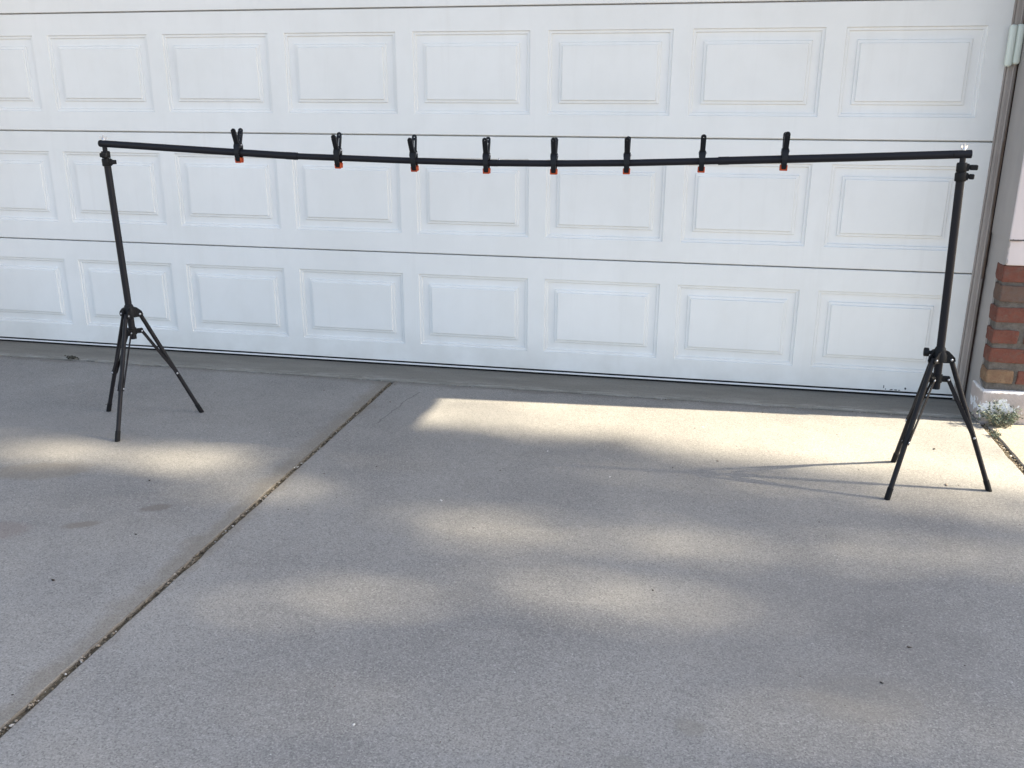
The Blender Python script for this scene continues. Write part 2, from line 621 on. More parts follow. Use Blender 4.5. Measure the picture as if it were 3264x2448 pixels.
soil_strip(lambda t, s: (JX - s, t), -6.4, -.235, .018, -.0075, 700, 1)
soil_strip(lambda t, s: (.094 - s, t), -6.4, -.25, .024, -.0080, 700, 2)
soil_strip(lambda t, s: (t, -.227 + s), -4.9, .08, .012, -.0085, 500, 3)

ico = bmesh.new()
bmesh.ops.create_icosphere(ico, subdivisions=1, radius=1)
ICO_V = [q.co.copy() for q in ico.verts]
ICO_F = [tuple(q.index for q in f.verts) for f in ico.faces]
ico.free()


def lump(m_, c, rx, ry, rz):
    M = Matrix.Rotation(random.uniform(0, 6.28), 3, 'Z')
    vv = []
    for q in ICO_V:
        k = random.uniform(.75, 1.15)
        w = M @ Vector((q.x * rx * k, q.y * ry * k, q.z * rz * k))
        vv.append((c[0] + w.x, c[1] + w.y, c[2] + w.z))
    m_.add(vv, ICO_F)


gr = MB()
for i in range(760):
    y = -.25 - 3.2 * random.random()
    s = random.choice((.0012, .0016, .002, .0028, .004))
    lump(gr, (JX + random.gauss(0, .0055), y, -.0035 + s * .3), s * random.uniform(.8, 1.7), s, s * .7)
for i in range(420):
    y = -.27 - 1.5 * random.random()
    s = random.choice((.0015, .002, .003, .0045))
    lump(gr, (.094 + random.gauss(0, .006), y, -.0035 + s * .3), s * random.uniform(.8, 1.6), s, s * .7)
for i in range(420):
    x = -4.85 + 4.9 * random.random()
    s = random.choice((.001, .0015, .002, .0035))
    lump(gr, (x, -.2275 + random.gauss(0, .004), -.003 + s * .3), s * random.uniform(.8, 2.2), s, s * .7)
tag(gr.build('joint_gravel', M_PEB), 'brown grit and pale pebbles lying in the driveway joints', 'gravel', kind='stuff')

deb = MB()
spots = [(-2.41, -.28, .006), (-2.35, -.52, .007), (-2.69, -.98, .004), (-2.57, -1.0, .004), (-1.34, -1.14, .006), (-1.86, -1.45, .008), (-1.71, -1.62, .005),
         (-.21, -.97, .010), (-.17, -.965, .004), (-.17, -.62, .010), (-2.88, -1.50, .008), (-2.69, -1.87, .006), (-2.75, -2.16, .009), (-2.95, -2.2, .006),
         (-2.12, -1.98, .006), (-.54, -2.02, .007), (-.63, -2.18, .006), (-1.33, -2.7, .004), (-.9, -.75, .003), (-2.32, -1.32, .005)]
for x, y, s in spots:
    lump(deb, (x, y, s * .2), s * .95, s * .45, s * .22)
for i in range(150):
    x, y = random.uniform(-4.8, .1), random.uniform(-3.3, -.28)
    s = random.choice((.0012, .0015, .002, .003))
    lump(deb, (x, y, s * .3), s * random.uniform(1, 1.8), s, s * .45)
tag(deb.build('ground_debris', M_DEBRIS), 'scattered dark specks and tiny stones on the concrete', 'debris', kind='stuff')

# ------------------------------------------------------------------ garage door
DZ = .030                 # underside of the bottom section
SH = .5334                # section height
PX = .60223               # panel pitch
DX0, DX1 = -4.862, .055
door = tag(empty('garage_door', (-2.44, 0, DZ)), 'white four section garage door with rows of raised rectangular panels', 'garage door', kind='thing')
door_inv = Matrix.Translation((2.44, 0, -DZ))
HW, ZB, ZT = .2625, .0915, .4365
pc = [(i - 8.5) * PX for i in range(1, 9)]


def section_mesh():
    """frame of one section with eight openings, in section coordinates (x as world + 2.44, z from section underside)"""
    m_ = MB()
    g = .0028
    ch = .0022
    zs = [g + ch, ZB, ZT, SH - g - ch]
    xs = [DX0 + ch]
    for c in pc:
        xs += [c - HW, c + HW]
    xs.append(DX1 - ch)
    xs = [x + 2.44 for x in xs]
    nz = len(zs)
    vv = [(x, 0, z) for x in xs for z in zs]
    ff = []
    for i in range(len(xs) - 1):
        for k in range(nz - 1):
            if k == 1 and i % 2 == 1:
                continue
            a = i * nz + k
            ff.append((a, a + nz, a + nz + 1, a + 1))
    m_.add(vv, ff)
    # rolled edges and returns
    x0, x1, za, zb = xs[0], xs[-1], zs[0], zs[-1]
    r0 = [(x0, 0, za), (x1, 0, za), (x1, 0, zb), (x0, 0, zb)]
    r1 = [(x0 - ch, ch, za - ch), (x1 + ch, ch, za - ch), (x1 + ch, ch, zb + ch), (x0 - ch, ch, zb + ch)]
    r2 = [(q[0], .030, q[2]) for q in r1]
    vv = r0 + r1 + r2
    ff = []
    for i in range(4):
        j = (i + 1) % 4
        ff.append((4 + i, 4 + j, j, i))
        ff.append((8 + i, 8 + j, 4 + j, 4 + i))
    m_.add(vv, ff)
    # tongue behind the joint
    m_.box((x0, .0315, SH - .03), (x1, .046, SH + .028))
    return m_.mesh('door_section')


def panel_mesh():
    """pressed raised panel: stepped recess, then stepped raised field"""
    m_ = MB()
    H = (ZT - ZB) / 2
    prof = [(.0, .0), (.0006, .0), (.0031, .0060), (.0128, .0063), (.0153, .0122), (.030, .0124), (.0474, .0120),
            (.0500, .0063), (.0598, .0058), (.0623, .0002), (.066, 0.)]
    rings = []
    for d, y in prof:
        a, b = HW - d, H - d
        rings.append([(-a, y, -b), (a, y, -b), (a, y, b), (-a, y, b)])
    vv = [q for r in rings for q in r]
    ff = []
    for i in range(len(rings) - 1):
        for k in range(4):
            j = (k + 1) % 4
            ff.append((i * 4 + k, i * 4 + j, i * 4 + 4 + j, i * 4 + 4 + k))
    L = (len(rings) - 1) * 4
    ff.append((L, L + 1, L + 2, L + 3))
    m_.add(vv, ff)
    return m_.mesh('panel')


SEC, PAN = section_mesh(), panel_mesh()
SEC.materials.append(M_DOOR)
PAN.materials.append(M_DOOR)
for r in range(4):
    s_ = link('door_section', SEC, None, door)
    s_.location = (0, 0, r * SH)
    for c in pc:
        q = link('panel', PAN, None, s_)
        q.location = (c + 2.44, 0, (ZB + ZT) / 2)
mb = MB()
mb.box((DX0 + 2.44, .004, -.0045), (DX1 + 2.44, .03, .0026))
mb.build('seal_groove', M_RUBBER, door)
mb = MB()
mb.bbox((DX0 + 2.44, -.004, -.0112), (DX1 + 2.44, .024, -.0048), .0014)
mb.build('bottom_retainer', Mat('retainer_paint', .45, (.72, .72, .72)).m, door)
mb = MB()
mb.bbox((DX0 + 2.44, -.0015, -.0195), (DX1 + 2.44, .024, -.0114), .002)
mb.build('bottom_seal', M_RUBBER, door)
for (x, z, w, h) in ((-.247, .020, .005, .016), (-.239, .010, .004, .008), (-.214, .009, .016, .007), (-.196, .0085, .014, .006), (-.181, .008, .010, .005), (-.157, .017, .010, .012)):
    n = 11
    pts = []
    for k in range(n):
        a = 2 * math.pi * k / n
        q = random.uniform(.55, 1.15)
        pts.append((x + 2.44 + math.cos(a) * w * .5 * q, z + math.sin(a) * h * .5 * q))
    m_ = MB()
    m_.add([(px_, -.0006, max(pz, .0053)) for px_, pz in pts], [tuple(range(n))])
    tag(m_.build('paint_chip', M_CHIP, door), 'dark spot where the white paint has flaked')

# ------------------------------------------------------------------ garage building
bld = tag(empty('garage_building', (.24, -.1, 0)), 'garage with brick pier beside the white door and grey painted frame', 'garage')
BI = Vector((.24, -.1, 0))


def bpart(name, m_, mat, parent=None):
    m_.v = [(x - BI.x, y - BI.y, z - BI.z) for x, y, z in m_.v]
    return m_.build(name, mat, parent or bld)


# door frame, right side: flat stop board with a rounded bead, then a dark open joint
m_ = MB()
m_.bbox((.0455, -.026, .0118), (.0780, .05, 2.33), .004)
fr = bpart('door_frame', m_, M_TRIM)
m_ = MB()
m_.bbox((.0400, -.012, .0122), (.0452, .03, 2.33), .002)
m_.tube([(.0660, -.0265, .014), (.0660, -.0265, 2.32)], .0045, 8)
bpart('frame_bead', m_, M_TRIM, None)
m_ = MB()
m_.bbox((-4.92, -.026, .0118), (-4.855, .05, 2.33), .004)
bpart('door_frame', m_, M_TRIM)
m_ = MB()
m_.bbox((-4.92, -.026, 2.17), (.0395, .05, 2.33), .004)
bpart('door_head', m_, M_TRIM)
# dark caulked gap
m_ = MB()
vv, ff = [], []
N = 120
for i in range(N + 1):
    z = .006 + 2.3 * i / N
    w = .0055 + .004 * noise.noise(Vector((z * 5, 2, 0))) + .0025 * noise.noise(Vector((z * 25, 5, 0)))
    vv += [(.0775, -.0150, z), (.0895, -.0150, z)]
for i in range(N):
    ff.append((2 * i, 2 * i + 1, 2 * i + 3, 2 * i + 2))
m_.add(vv, ff)
bpart('open_joint', m_, Mat('joint_dark', .9, (.035, .02, .016)).m)
# rust-brown wear along the frame edge
m_ = MB()
vv, ff = [], []
for i in range(N + 1):
    z = .55 + 1.3 * i / N
    k = max(0, noise.noise(Vector((z * 2.6, 9, 0))) + .25) * .016 + .002 * noise.noise(Vector((z * 40, 1, 0)))
    vv += [(.0776 - max(k, .0008), -.0268, z), (.0781, -.0268, z)]
for i in range(N):
    ff.append((2 * i, 2 * i + 1, 2 * i + 3, 2 * i + 2))
m_.add(vv, ff)
bpart('worn_edge', m_, paint('bare_wood', (.15, .105, .08), (.07, .05, .04), 20, .8))

# core wall right of the door (mortar), up to the siding
m_ = MB()
m_.box((.0925, -.2270, .02), (.40, 5.6, .642))
bpart('pier_core', m_, M_MORTAR)
# painted return, ragged edge against the bare bricks
m_ = MB()
vv, ff = [], []
N = 150
for i in range(N + 1):
    z = .004 + .7375 * i / N
    e = -.158 + .006 * noise.noise(Vector((z * 12, 3, 0))) + .007 * noise.noise(Vector((z * 45, 8, 0)))
    if z < .155:
        e -= .062 * min(1, (.155 - z) / .025)
    if z > .63:
        e -= .084 * min(1, (z - .63) / .015)
    vv += [(.0872 + .0012 * noise.noise(Vector((z * 30, 5, 0))), -.0148, z), (.0862, e, z), (.0932, e - .001, z)]
for i in range(N):
    a = 3 * i
    ff += [(a, a + 3, a + 4, a + 1), (a + 1, a + 4, a + 5, a + 2)]
m_.add(vv, ff)
bpart('painted_return', m_, M_RETURN)

# bricks, each its own piece
courses = [(.642, .576), (.564, .498), (.475, .414), (.384, .328), (.308, .249), (.219, .163)]
def brick(x0, x1, z0, z1, mat, y0=-.2385):
    m_ = MB()
    j = lambda a: random.uniform(-a, a)
    bm = bmesh.new()
    bmesh.ops.create_cube(bm, size=1)
    A, B = (x0 + j(.002), y0 + j(.0015), z0), (x1, -.150, z1)
    for q in bm.verts:
        q.co = Vector((A[i] + (q.co[i] + .5) * (B[i] - A[i]) for i in range(3)))
    bmesh.ops.bevel(bm, geom=list(bm.edges), offset=.006, segments=2, affect='EDGES', profile=.6)
    bmesh.ops.subdivide_edges(bm, edges=[e for e in bm.edges if e.calc_length() > .03], cuts=3, use_grid_fill=True)
    for q in bm.verts:
        q.co += Vector((noise.noise(q.co * 40), noise.noise(q.co * 40 + Vector((5, 0, 0))), noise.noise(q.co * 40 + Vector((0, 7, 0))))) * .0032
    bmesh.ops.triangulate(bm, faces=[f for f in bm.faces if len(f.verts) > 4])
    m_.bm(bm)
    return bpart('brick', m_, mat)
for k, (zt, zb) in enumerate(courses):
    if k in (3, 5):
        brick(.0855, .182 if k == 3 else .187, zb, zt, M_BRICK[2 if k == 5 else 0])
        brick(.203, .385, zb, zt, M_BRICK[0])
    else:
        brick(.0855, .285, zb, zt, M_BRICK[1 if k == 1 else 0])
        brick(.300, .394, zb, zt, M_BRICK[0])
# mortar raked between courses on the corner
m_ = MB()
m_.bbox((.0905, -.2315, .130), (.40, -.19, .640), .003)
bpart('mortar_bed', m_, M_MORTAR)

# plinth with flaking paint
m_ = MB()
bm = bmesh.new()
bmesh.ops.create_cube(bm, size=1)
A, B = (.0790, -.2580, -.05), (.405, -.10, .1345)
for q in bm.verts:
    q.co = Vector((A[i] + (q.co[i] + .5) * (B[i] - A[i]) for i in range(3)))
bmesh.ops.bevel(bm, geom=list(bm.edges), offset=.007, segments=2, affect='EDGES', profile=.6)
bmesh.ops.subdivide_edges(bm, edges=[e for e in bm.edges if e.calc_length() > .05], cuts=14, use_grid_fill=True)
for q in bm.verts:
    q.co += Vector((noise.noise(q.co * 18), noise.noise(q.co * 18 + Vector((5, 0, 0))), .4 * noise.noise(q.co * 18 + Vector((0, 7, 0))))) * .004
m_.bm(bm)
bpart('plinth', m_, M_PLINTH)

# pale boards above the bricks
m_ = MB()
m_.bbox((.0895, -.2440, .6430), (.42, .05, .7385), .003)
bpart('lower_board', m_, M_SIDING)
m_ = MB()
m_.bbox((.0830, -.2560, .7420), (.1390, -.05, 2.60), .003)
bpart('corner_board', m_, M_SIDING)
m_ = MB()
m_.box((.1392, -.2420, .7386), (.42, -.05, 2.60))
bpart('siding', m_, M_SIDING)
m_ = MB()
vv, ff = [], []
N = 40
for i in range(N + 1):
    x = .0835 + .055 * i / N
    k = .0035 + .006 * max(0, noise.noise(Vector((x * 120, 4, 0))))
    vv += [(x, -.2566, .7415), (x, -.2566, .7415 + k)]
for i in range(N):
    ff.append((2 * i, 2 * i + 2, 2 * i + 3, 2 * i + 1))
m_.add(vv, ff)
bpart('chipped_board_edge', m_, M_CHIP)
m_ = MB()
m_.box((.0812, -.2530, .7425), (.0826, -.0300, 2.33))
bpart('upper_return', m_, M_RETURN)

# the rest of the garage: walls, gable and roof (outside the picture, but they shade the driveway)
m_ = MB()
m_.box((-5.32, -.24, -.05), (-4.925, 5.6, 2.60))
bpart('wall', m_, M_STUCCO)
m_ = MB()
m_.box((.0935, -.0495, .7392), (.4195, 5.6, 2.60))
bpart('wall', m_, M_STUCCO)
m_ = MB()
m_.box((-5.32, 5.6, -.05), (.42, 5.72, 2.60))
bpart('wall', m_, M_STUCCO)
ridge_x, eave_z, pitch, eave_x = -2.44, 2.20, .33, 1.315
zr = eave_z + pitch * (eave_x - ridge_x)
m_ = MB()
m_.add([(-4.924, -.235, 2.335), (.082, -.235, 2.335), (.082, -.235, 2.55), (ridge_x, -.235, zr - .06), (-4.924, -.235, 2.55)], [(0, 1, 2, 3, 4)])
m_.add([(-4.924, -.235, 2.335), (.082, -.235, 2.335), (.082, .05, 2.335), (-4.924, .05, 2.335)], [(3, 2, 1, 0)])
bpart('gable_wall', m_, M_STUCCO)
m_ = MB()
for sg in (1, -1):
    ex = ridge_x + sg * (eave_x - ridge_x)
    a = [(ridge_x, -.85, zr), (ex, -.85, eave_z), (ex, 6.2, eave_z), (ridge_x, 6.2, zr)]
    b = [(x, y, z + .16) for x, y, z in a]
    m_.add(a + b, [(0, 1, 2, 3), (7, 6, 5, 4), (0, 4, 5, 1), (1, 5, 6, 2), (2, 6, 7, 3)])
bpart('roof', m_, M_ROOF)

# ------------------------------------------------------------------ ridged white cover on the frame
cov = tag(empty('sensor_cover', (.052, -.0275, 1.46)), 'greenish white ridged plastic cover fixed to the frame beside the door top', 'cover')
def lobe(x, w, z0, z1, dep):
    bm = bmesh.new()
    bmesh.ops.create_cube(bm, size=1)
    A, B = (x - w, -dep, z0), (x + w, 0, z1)
    for q in bm.verts:
        q.co = Vector((A[i] + (q.co[i] + .5) * (B[i] - A[i]) for i in range(3)))
    bmesh.ops.bevel(bm, geom=[e for e in bm.edges if not (abs(e.verts[0].co.y) < 1e-6 and abs(e.verts[1].co.y) < 1e-6)], offset=w * .75, segments=4, affect='EDGES', profile=.5)
    m2 = MB()
    m2.bm(bm, None, True)
    return m2
lobe(-.0125, .0125, -.080, .072, .024).build('ridge', M_COVER, cov)
lobe(.0140, .0140, -.072, .074, .021).build('ridge', M_COVER, cov)
m_ = MB()
m_.bbox((-.022, -.006, -.070), (.026, .0005, .068), .002)
m_.build('back_plate', M_COVER, cov)


# ------------------------------------------------------------------ tripod stands
def stand(name, hub, top, feet, label, hub_knob, knob_dirs, collars):
    o = tag(empty(name, (hub[0], hub[1], 0)), label, 'tripod stand', 'pair of stands holding the crossbar')
    B = Vector((hub[0], hub[1], 0))
    def part(nm, m_, mat, par=None):
        m_.v = [(x - B.x, y - B.y, z) for x, y, z in m_.v]
        return m_.build(nm, mat, par or o)
    hub, top = Vector(hub), Vector(top)
    ax = (top - hub).normalized()
    at = lambda z: hub + ax * ((z - hub.z) / ax.z)
    m_ = MB()
    m_.rod(at(.345), at(collars[2]), .0127, 18)
    part('pole', m_, M_TUBE)
    m_ = MB()
    m_.rod(at(collars[2] + .001), at(collars[0] + .030), .0088, 16)
    part('neck', m_, M_TUBE)
    # two stacked clamping collars, each with a knob
    for k in range(2):
        z1, z0 = collars[k], collars[k + 1]
        m_ = MB()
        r = (.0158, .0174)[k]
        m_.tube([at(z0 + .0005), at(z0 + .003), at(z1 - .005), at(z1 - .0008)], [r * .93, r, r, r * .9], 18)
        a = knob_dirs[k]
        d = Vector((math.cos(a), math.sin(a), 0))
        mid = at((z0 + z1) / 2 + (.0 if k == 0 else .001))
        side = Vector((-d.y, d.x, 0))
        Mx = Matrix(((d.x, side.x, 0, mid.x), (d.y, side.y, 0, mid.y), (0, 0, 1, mid.z), (0, 0, 0, 1)))
        m_.bbox((.008, -.009, -.011), (.021, .009, .011), .002, Mx)
        c = part('collar', m_, M_PLAST)
        m_ = MB()
        m_.bbox((.0185, -.006, -.0065), (.024, .006, .0065), .001, Mx)
        m_.bbox((.0225, -.0105, -.0078), ((.0445, .0375)[k], .0105, .0078), .0022, Mx)
        part('knob', m_, M_PLAST, c)
    # upper hub
    m_ = MB()
    m_.tube([at(hub.z - .018), at(hub.z + .004), at(hub.z + .013), at(hub.z + .028)], [.0245, .0245, .021, .0145], 18)
    dirs = []
    for f in feet:
        d = Vector((f[0] - hub.x, f[1] - hub.y, 0)).normalized()
        dirs.append(d)
        s = Vector((-d.y, d.x, 0))
        Mx = Matrix(((d.x, s.x, 0, hub.x), (d.y, s.y, 0, hub.y), (0, 0, 1, hub.z), (0, 0, 0, 1)))
        for sg in (-1, 1):
            y0 = .0105 * sg - .0018
            m_.plate([(.012, -.022), (.044, -.020), (.048, -.012), (.045, -.002), (.030, .012), (.012, .020)], [], .0036,
                     Mx @ Matrix(((1, 0, 0, 0), (0, 0, 1, y0), (0, 1, 0, 0), (0, 0, 0, 1))))
    hb = part('hub', m_, M_PLAST)
    # lower bracket
    zb = hub.z - .078
    cb = at(zb)
    m_ = MB()
    m_.tube([at(zb - .012), at(zb + .014)], .0165, 16)
    for d in dirs:
        s = Vector((-d.y, d.x, 0))
        Mx = Matrix(((d.x, s.x, 0, cb.x), (d.y, s.y, 0, cb.y), (0, 0, 1, zb), (0, 0, 0, 1)))
        m_.bbox((.010, -.0055, -.010), (.040, .0055, .010), .003, Mx)
    part('lower_bracket', m_, M_PLAST)
    for f, d in zip(feet, dirs):
        s = Vector((-d.y, d.x, 0))
        piv = Vector((hub.x, hub.y, hub.z - .010)) + d * .036
        foot = Vector((f[0], f[1], .0))
        ld = (foot - piv).normalized()
        m_ = MB()
        m_.tube([piv - ld * .006, foot - ld * .020], .0082, 14, True)
        lg = part('leg', m_, M_LEG)
        m_ = MB()
        tip = foot + Vector((0, 0, .0006))
        e = foot - ld * .040
        # rubber foot: cut level with the ground
        n = 14
        u = s
        w = ld.cross(u).normalized()
        r0 = [e + (u * math.cos(2 * math.pi * k / n) + w * math.sin(2 * math.pi * k / n)) * .0096 for k in range(n)]
        r1 = [q + ld * ((.0008 - q.z) / ld.z) for q in r0]
        m_.add(r0 + r1, [(k, (k + 1) % n, n + (k + 1) % n, n + k) for k in range(n)], True)
        m_.add(r1, [tuple(range(n))])
        m_.add(r0, [tuple(range(n - 1, -1, -1))])
        part('foot', m_, M_RUBBER, lg)
        # brace: two flat straps either side of the leg
        a0 = cb + d * .034
        a1 = piv + (foot - piv) * .585
        bd = (a1 - a0).normalized()
        nrm = bd.cross(s).normalized()
        m_ = MB()
        for sg in (-1, 1):
            oo = s * (.0098 * sg)
            Mx = Matrix(((bd.x, nrm.x, s.x, a0.x + oo.x), (bd.y, nrm.y, s.y, a0.y + oo.y), (bd.z, nrm.z, s.z, a0.z + oo.z), (0, 0, 0, 1)))
            Lb = (a1 - a0).length
            m_.bbox((-.006, -.0058, -.0011), (Lb + .008, .0058, .0011), .0007, Mx)
        br = part('brace', m_, M_LEG)
        for c, off, rr in ((piv, .0120, .0046), (a1, .0108, .0042), (a0, .0108, .0038)):
            for sg in (-1, 1):
                m_ = MB()
                m_.bolt(c + s * off * sg, s * sg, rr, .003)
                part('rivet', m_, M_STEEL, lg if c is piv else br)
    if hub_knob is not None:
        d = Vector((math.cos(hub_knob), math.sin(hub_knob), 0))
        c = at(hub.z + .008)
        m_ = MB()
        m_.rod(c + d * .016, c + d * .036, .006, 10)
        m_.tube([c + d * .033, c + d * .036, c + d * .047, c + d * .049], [.0125, .0145, .0145, .012], 10)
        part('hub_knob', m_, M_PLAST)
    # threaded stud through the bar, with a wing nut on top
    m_ = MB()
    t0 = at(top.z - .020)
    m_.rod(t0, at(top.z + .030), .0030, 10)
    m_.tube([at(top.z + .0122), at(top.z + .0165), at(top.z + .021)], [.0066, .0066, .0045], 12)
    c = at(top.z + .021)
    for sg in (-1, 1):
        Mx = Matrix.Translation(c) @ Matrix.Rotation(R(35), 4, 'Z') @ Matrix.Rotation(R(28 * sg), 4, 'Y')
        m_.plate([(.002 * sg, -.006), (.009 * sg, -.003), (.0125 * sg, .006), (.010 * sg, .012), (.006 * sg, .009), (.002 * sg, .002)], [], .0022,
                 Mx @ Matrix(((1, 0, 0, 0), (0, 0, 1, -.0011), (0, 1, 0, 0), (0, 0, 0, 1))))
    part('wing_nut', m_, M_STEEL)
    return o


L_HUB, L_TOP = (-3.2505, -.961, .4530), (-3.2685, -.961, 1.0880)
R_HUB, R_TOP = (-.2970, -.985, .4580), (-.3160, -.985, 1.0950)
stand('tripod_stand', L_HUB, L_TOP, [(-3.462, -.881), (-3.214, -1.187), (-3.076, -.811)],
      'black tripod stand under the left end of the bar, standing in shade', None, (R(-70), R(-8)), (1.062, 1.036, 1.007))
stand('tripod_stand', R_HUB, R_TOP, [(-.346, -.785), (-.431, -1.135), (-.081, -.992)],
      'black tripod stand beside the brick pier with one leg in the bright sun patch', R(172), (R(-6), R(-10)), (1.071, 1.042, 1.014))

# ------------------------------------------------------------------ crossbar
BAR = [(-3.2884, -.9610, 1.0889), (-2.8653, -.9644, 1.0702), (-2.5189, -.9672, 1.0552), (-2.0714, -.9708, 1.0462), (-1.7879, -.9730, 1.0437),
       (-1.5831, -.9747, 1.0456), (-1.3374, -.9766, 1.0515), (-1.0503, -.9789, 1.0630), (-.6524, -.9821, 1.0796), (-.2931, -.9850, 1.0961)]
def bar_at(x):
    for a, b in zip(BAR, BAR[1:]):
        if a[0] <= x <= b[0]:
            t = (x - a[0]) / (b[0] - a[0])
            return Vector((x, a[1] + t * (b[1] - a[1]), a[2] + t * (b[2] - a[2])))
    return Vector(BAR[-1])
cb = tag(empty('crossbar', (-1.79, -.973, 1.04)), 'long black sectioned pole sagging slightly between the two tripod stands', 'crossbar')
CBO = Vector((-1.79, -.973, 1.04))
def cpart(nm, m_, mat):
    m_.v = [(x - CBO.x, y - CBO.y, z - CBO.z) for x, y, z in m_.v]
    return m_.build(nm, mat, cb)
def seg(x0, x1, r, n=10):
    xs = [x0 + (x1 - x0) * i / n for i in range(n + 1)]
    return [bar_at(x) for x in xs], [r] * (n + 1)
for x0, x1, r, d0, d1 in ((-3.280, -2.506, .0126, 0, -.006), (-2.505, -1.789, .0109, 0, 0), (-1.787, -1.045, .0111, 0, 0), (-1.044, -.2931, .0126, -.005, 0)):
    p_, r_ = seg(x0, x1, r)
    m_ = MB()
    m_.tube(p_, r_, 20)
    cpart('bar_section', m_, M_TUBE)
m_ = MB()
p0 = bar_at(-3.2800)
dd = (bar_at(-3.28) - bar_at(-3.2)).normalized()
m_.tube([p0 - dd * .004, p0 + dd * .003, p0 + dd * .0065, p0 + dd * .0085], [.0130, .0130, .0117, .0080], 20)
cpart('end_cap', m_, M_PLAST)
for x0, x1, r in ((-2.545, -2.503, .01310), (-1.046, -1.012, .01310), (-1.80, -1.776, .0115)):
    m_ = MB()
    m_.tube([bar_at(x0), bar_at(x1)], r, 20)
    cpart('bar_collar', m_, M_TUBE)
m_ = MB()
m_.bolt(bar_at(-1.770) + Vector((0, 0, .0104)), (0, 0, 1), .0034, .0075)
cpart('spring_button', m_, M_STEEL)
m_ = MB()
for k in range(7):
    pass
q = bar_at(-.345)
m_.tube([q + Vector((0, -.0095 - .0028, .004)), q + Vector((.0, -.0112, -.006))], .0016, 6)
cpart('slot', m_, M_RUBBER)

# ------------------------------------------------------------------ spring clamps
def arc(cx, cy, r, a0, a1, n):
    return [(cx + r * math.cos(a0 + (a1 - a0) * i / n), cy + r * math.sin(a0 + (a1 - a0) * i / n)) for i in range(n + 1)]


def sheet(m_, prof, half, t):
    """arm as a bent bar: prof = list of (y, z); half width(s) in x; thickness t outward"""
    n = len(prof)
    hs = half if isinstance(half, list) else [half] * n
    for i in range(n - 1):
        pass
    vv, ff = [], []
    for i, (y, z) in enumerate(prof):
        a, b = Vector(prof[max(i - 1, 0)]), Vector(prof[min(i + 1, n - 1)])
        d = (b - a).normalized()
        nn = Vector((d.y, -d.x))
        for sx in (-1, 1):
            vv.append((sx * hs[i], y + nn.x * t / 2, z + nn.y * t / 2))
            vv.append((sx * hs[i], y - nn.x * t / 2, z - nn.y * t / 2))
    for i in range(n - 1):
        a, b = i * 4, i * 4 + 4
        ff += [(a, a + 2, b + 2, b), (a + 1, b + 1, b + 3, a + 3), (a, b, b + 1, a + 1), (a + 2, a + 3, b + 3, b + 2)]
    ff += [(0, 1, 3, 2), (4 * n - 4, 4 * n - 2, 4 * n - 1, 4 * n - 3)]
    m_.add(vv, ff)


def clamp_meshes():
    out = {}
    for side, sg in (('front', -1), ('rear', 1)):
        m_ = MB()
        # jaw: from the pivot round the bar to the tip
        jaw = [(sg * .0085, .030), (sg * .0130, .021), (sg * .0165, .010), (sg * .0172, -.002), (sg * .0150, -.013), (sg * .0100, -.024), (sg * .0080, -.0300)]
        sheet(m_, jaw, [.0108, .0112, .0090, .0082, .0080, .0078, .0062], .0058)
        # pivot cheeks
        for x in (-.0104, .0076):
            m_.plate([(sg * .001, .016), (sg * .016, .012), (sg * .0165, .024), (sg * .0105, .033), (sg * .001, .034)], [], .0028,
                     Matrix(((0, 0, 1, x), (1, 0, 0, 0), (0, 1, 0, 0), (0, 0, 0, 1))))
        # handle: a flat tongue with an eye near the end (and a slot in the rear one)
        a = Vector((0, sg * .0080, .028))
        b = Vector((0, sg * .0305, .0835))
        d = (b - a).normalized()
        w = Vector((1, 0, 0)).cross(d)
        L = (b - a).length
        Mx = Matrix(((1, d.x, w.x, a.x), (0, d.y, w.y, a.y), (0, d.z, w.z, a.z), (0, 0, 0, 1)))
        o2 = [(-.0076, 0), (.0076, 0), (.0084, L - .0085)] + arc(0, L - .0085, .0084, .25, math.pi - .25, 8) + [(-.0084, L - .0085)]
        eye = arc(0, L - .0095, .0022, 0, 2 * math.pi * 7 / 8, 7)
        holes = [eye]
        if sg == 1:
            holes.append([(-.0016, .012), (.0016, .012), (.0016, L - .020), (-.0016, L - .020)])
        m_.plate(o2, holes, .0056, Mx @ Matrix.Translation((0, 0, -.0028)))
        # side ribs
        for x in (-.0084, .0066):
            m_.bbox((x, .004, -.0048), (x + .0018, L - .014, .0048), .0006, Mx)
        out[side] = m_.mesh('arm')
        m_ = MB()
        # orange pad gripping under the bar
        Mp = Matrix.Translation((0, sg * .0062, -.0255)) @ Matrix.Rotation(sg * R(-8), 4, 'X')
        m_.bbox((-.0115, -.0030, -.0095), (.0115, .0030, .0085), .0012, Mp)
        m_.bbox((-.0113, -.0055 if sg == -1 else .0028, -.0098), (.0113, -.0028 if sg == -1 else .0055, -.0050), .0010, Mp)
        for x in (-.0114, .0078):
            m_.bbox((x, -.0060 if sg == -1 else .0026, -.0090), (x + .0036, -.0026 if sg == -1 else .0060, .0070), .0010, Mp)
        out[side + '_pad'] = m_.mesh('jaw_pad')
    m_ = MB()
    m_.rod((-.0128, 0, .0265), (.0128, 0, .0265), .0026, 10)
    for k in range(5):
        x = -.0062 + .0031 * k
        m_.tube([(x + .0006 * i, .0052 * math.cos(i * .9), .0265 + .0052 * math.sin(i * .9)) for i in range(7)], .0011, 6)
    m_.bolt((.0128, 0, .0265), (1, 0, 0), .0034, .002)
    out['pin'] = m_.mesh('pivot_spring')
    for k in ('front', 'rear'):
        out[k].materials.append(M_CLAMP)
        out[k + '_pad'].materials.append(M_ORANGE)
    out['pin'].materials.append(M_STEEL)
    return out


